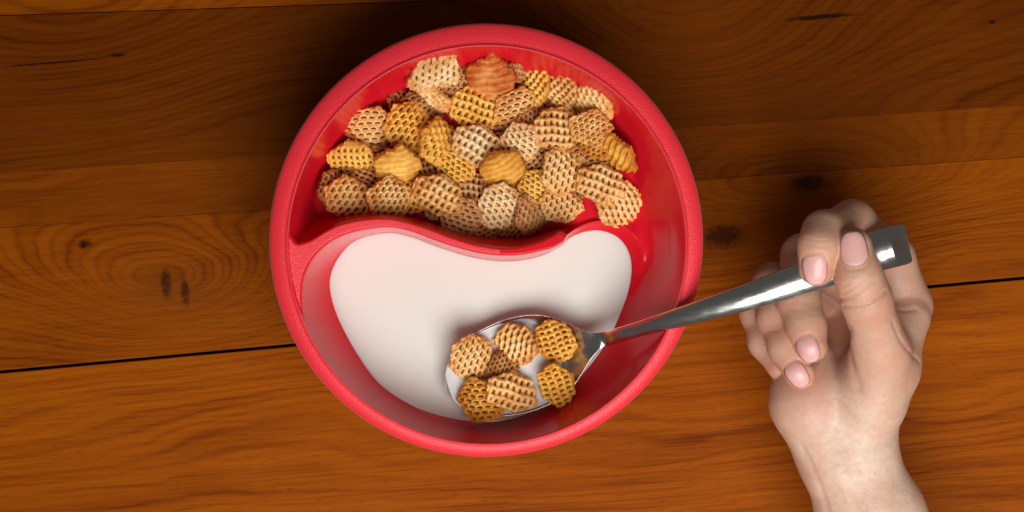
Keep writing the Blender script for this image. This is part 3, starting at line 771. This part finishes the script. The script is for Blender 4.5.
crs([(838,470),(846,495),(854,520)], 2.0, -.35)
crs([(806,238),(815,241),(826,241)], .6, .25); crs([(806,243),(816,246),(828,246)], .6, .3)
base_cre = []
for pts, w, d in cr: base_cre.append((hit(pts), w, d))
nail_geo = []
for nm, cx, cy, w, l, rot in NAILS:
    ol = nail_outline(cx, cy, w * 1.06, l * 1.05, rot)
    L = hit(ol + [ol[0]]); base_cre.append((L, .55, .38))
CREASE.extend(base_cre)
def build_hand():
    h = .62; lo = np.array([75., -235., 8.]); hi = np.array([190., 32., 118.])
    k = 4; n = (np.ceil((hi - lo) / (h * k)).astype(int)) + 1
    g = [np.arange(n[i]) * h * k + lo[i] for i in range(3)]
    C = np.stack(np.meshgrid(*g, indexing='ij'), -1).reshape(-1, 3)
    Dc = hand_sdf(C).reshape(n)
    nf = (n - 1) * k + 1
    ii = [np.rint(np.arange(nf[q]) / k).astype(int) for q in range(3)]
    Dn = Dc[np.ix_(*ii)]
    m = np.abs(Dn) < h * k * 1.7
    D = np.where(Dn > 0, 10., -10.)
    idx = np.argwhere(m); P = idx * h + lo
    out = np.empty(len(P))
    for s in range(0, len(P), 400000): out[s:s+400000] = hand_sdf(P[s:s+400000])
    D[m] = out
    D[:, 0, :] = 5; D[:, -1, :] = 5; D[0] = 5; D[-1] = 5
    V, Q = surface_nets(D, lo, h)
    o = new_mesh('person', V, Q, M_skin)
    tag(o, 'bare right hand, palm up, thumb and curled index finger pinching the end of the spoon', 'person')
    # redder skin: finger ends, knuckles, heel of the palm
    f = np.zeros(len(V))
    def spot(c, r, a):
        nonlocal f
        f = np.maximum(f, a * np.exp(-(((V - c) ** 2).sum(1)) / r ** 2))
    for nm, C in FING.items():
        spot(C[-1][1], 13, .75); spot(C[0][0], 14, .45); spot(C[-2][0], 10, .55); spot(C[0][1], 11, .5)
        for a_, b_, _, _ in C[1:]: spot((a_ + b_) / 2, 12, .45)
    spot(THUMB[-1][1], 12, .65); spot(THUMB[2][0], 17, .6); spot(THUMB[1][0], 19, .5); spot(J(800,405,72), 13, .40); spot(J(795,380,70), 12, .6); spot(J(820,370,62), 12, .45)
    spot(J(840,325,50), 14, .8); spot(THUMB[2][0], 9, .35); spot(J(915,335,58), 12, .25)
    a = o.data.attributes.new('flush', 'FLOAT', 'POINT'); a.data.foreach_set('value', f.astype(np.float32))
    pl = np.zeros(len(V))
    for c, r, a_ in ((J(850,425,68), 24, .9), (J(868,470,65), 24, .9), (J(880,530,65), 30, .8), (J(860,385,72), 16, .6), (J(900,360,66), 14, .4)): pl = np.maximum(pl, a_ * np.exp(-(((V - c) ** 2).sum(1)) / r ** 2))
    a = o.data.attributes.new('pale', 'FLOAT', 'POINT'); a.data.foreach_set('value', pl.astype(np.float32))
    # nails
    for nm, cx, cy, w, l, rot in NAILS:
        nr, na = 9, 40; ol = np.array(nail_outline(cx, cy, w, l, rot, na)); c = np.array([cx, cy])
        pts = []; fr = np.linspace(0, 1, nr)
        for q in fr: pts += [tuple(c + (p - c) * q) for p in ol] if q > 0 else [tuple(c)]
        Pn = hit(pts)
        # smooth the plate: fit a quadratic surface so the nail reads as one hard curved plate
        r = math.radians(rot); ex = np.array([math.cos(r), -math.sin(r)]); ey = np.array([-math.sin(r), -math.cos(r)])
        Lc = (np.array(pts) - c) @ np.stack([ex, ey], 1)
        A = np.stack([np.ones(len(pts)), Lc[:, 0], Lc[:, 1], Lc[:, 0] ** 2, Lc[:, 1] ** 2, Lc[:, 0] * Lc[:, 1]], 1)
        sel = np.array([0] + [i for i in range(1, len(pts)) if (i - 1) // na < nr - 3])
        co_, *_ = np.linalg.lstsq(A[sel], Pn[sel, 2], rcond=None)
        co_[3] = min(co_[3], -.011) ; zf = A @ co_
        q_ = np.array([0] + sum([[fr[i]] * na for i in range(1, nr)], []))
        zz = zf * .75 + Pn[:, 2] * .25 + .45 - .55 * q_ ** 6
        # the fingertip end stands a little proud
        zz = zz + .25 * np.clip(Lc[:, 1] / (l / 2), 0, 1) ** 2
        Vn = np.array([W(p[0], p[1], z) for p, z in zip(pts, zz)])
        Fc = [(0, 1 + q, 1 + (q + 1) % na) for q in range(na)]
        for i in range(nr - 2):
            for q in range(na): Fc.append((1 + i*na + q, 1 + (i+1)*na + q, 1 + (i+1)*na + (q+1) % na, 1 + i*na + (q+1) % na))
        no = new_mesh('fingernail', Vn, Fc, M_nail, o); fix_normals(no)
        s = no.modifiers.new('thickness', 'SOLIDIFY'); s.thickness = .7 * MM; s.offset = -1
        nv = no.data.vertices
        base = np.clip((-Lc[:, 1] / (l / 2) - .62) / .2, 0, 1) * .35 + np.clip((Lc[:, 1] / (l / 2) - .80) / .1, 0, 1) * .35
        at = no.data.attributes.new('lunula', 'FLOAT', 'POINT'); at.data.foreach_set('value', base.astype(np.float32))
        if nm == 'thumb': no['label'] = 'largest, palest nail, on the thumb'
    return o
build_hand()
# ------------------------------------------------------------------ lights
def area(name, loc, target, size, power, col, sy=None):
    l = bpy.data.lights.new(name, 'AREA'); l.energy = power; l.size = size; l.color = col
    if sy: l.shape = 'RECTANGLE'; l.size_y = sy
    o = bpy.data.objects.new(name, l); COL.objects.link(o); o.location = loc
    o.rotation_euler = (Vector(target) - Vector(loc)).to_track_quat('-Z', 'Y').to_euler(); return o
area('softbox', (.13, -.46, .76), (.02, -.10, .02), .7, 9.6, (1, .975, .94), .55)
w = bpy.data.worlds.new('World'); sc.world = w; w.use_nodes = True
w.node_tree.nodes['Background'].inputs[0].default_value = (1, .95, .9, 1)
w.node_tree.nodes['Background'].inputs[1].default_value = .085
sc.view_settings.view_transform = 'Standard'; sc.view_settings.look = 'None'
sc.view_settings.exposure = 0; sc.view_settings.gamma = 1
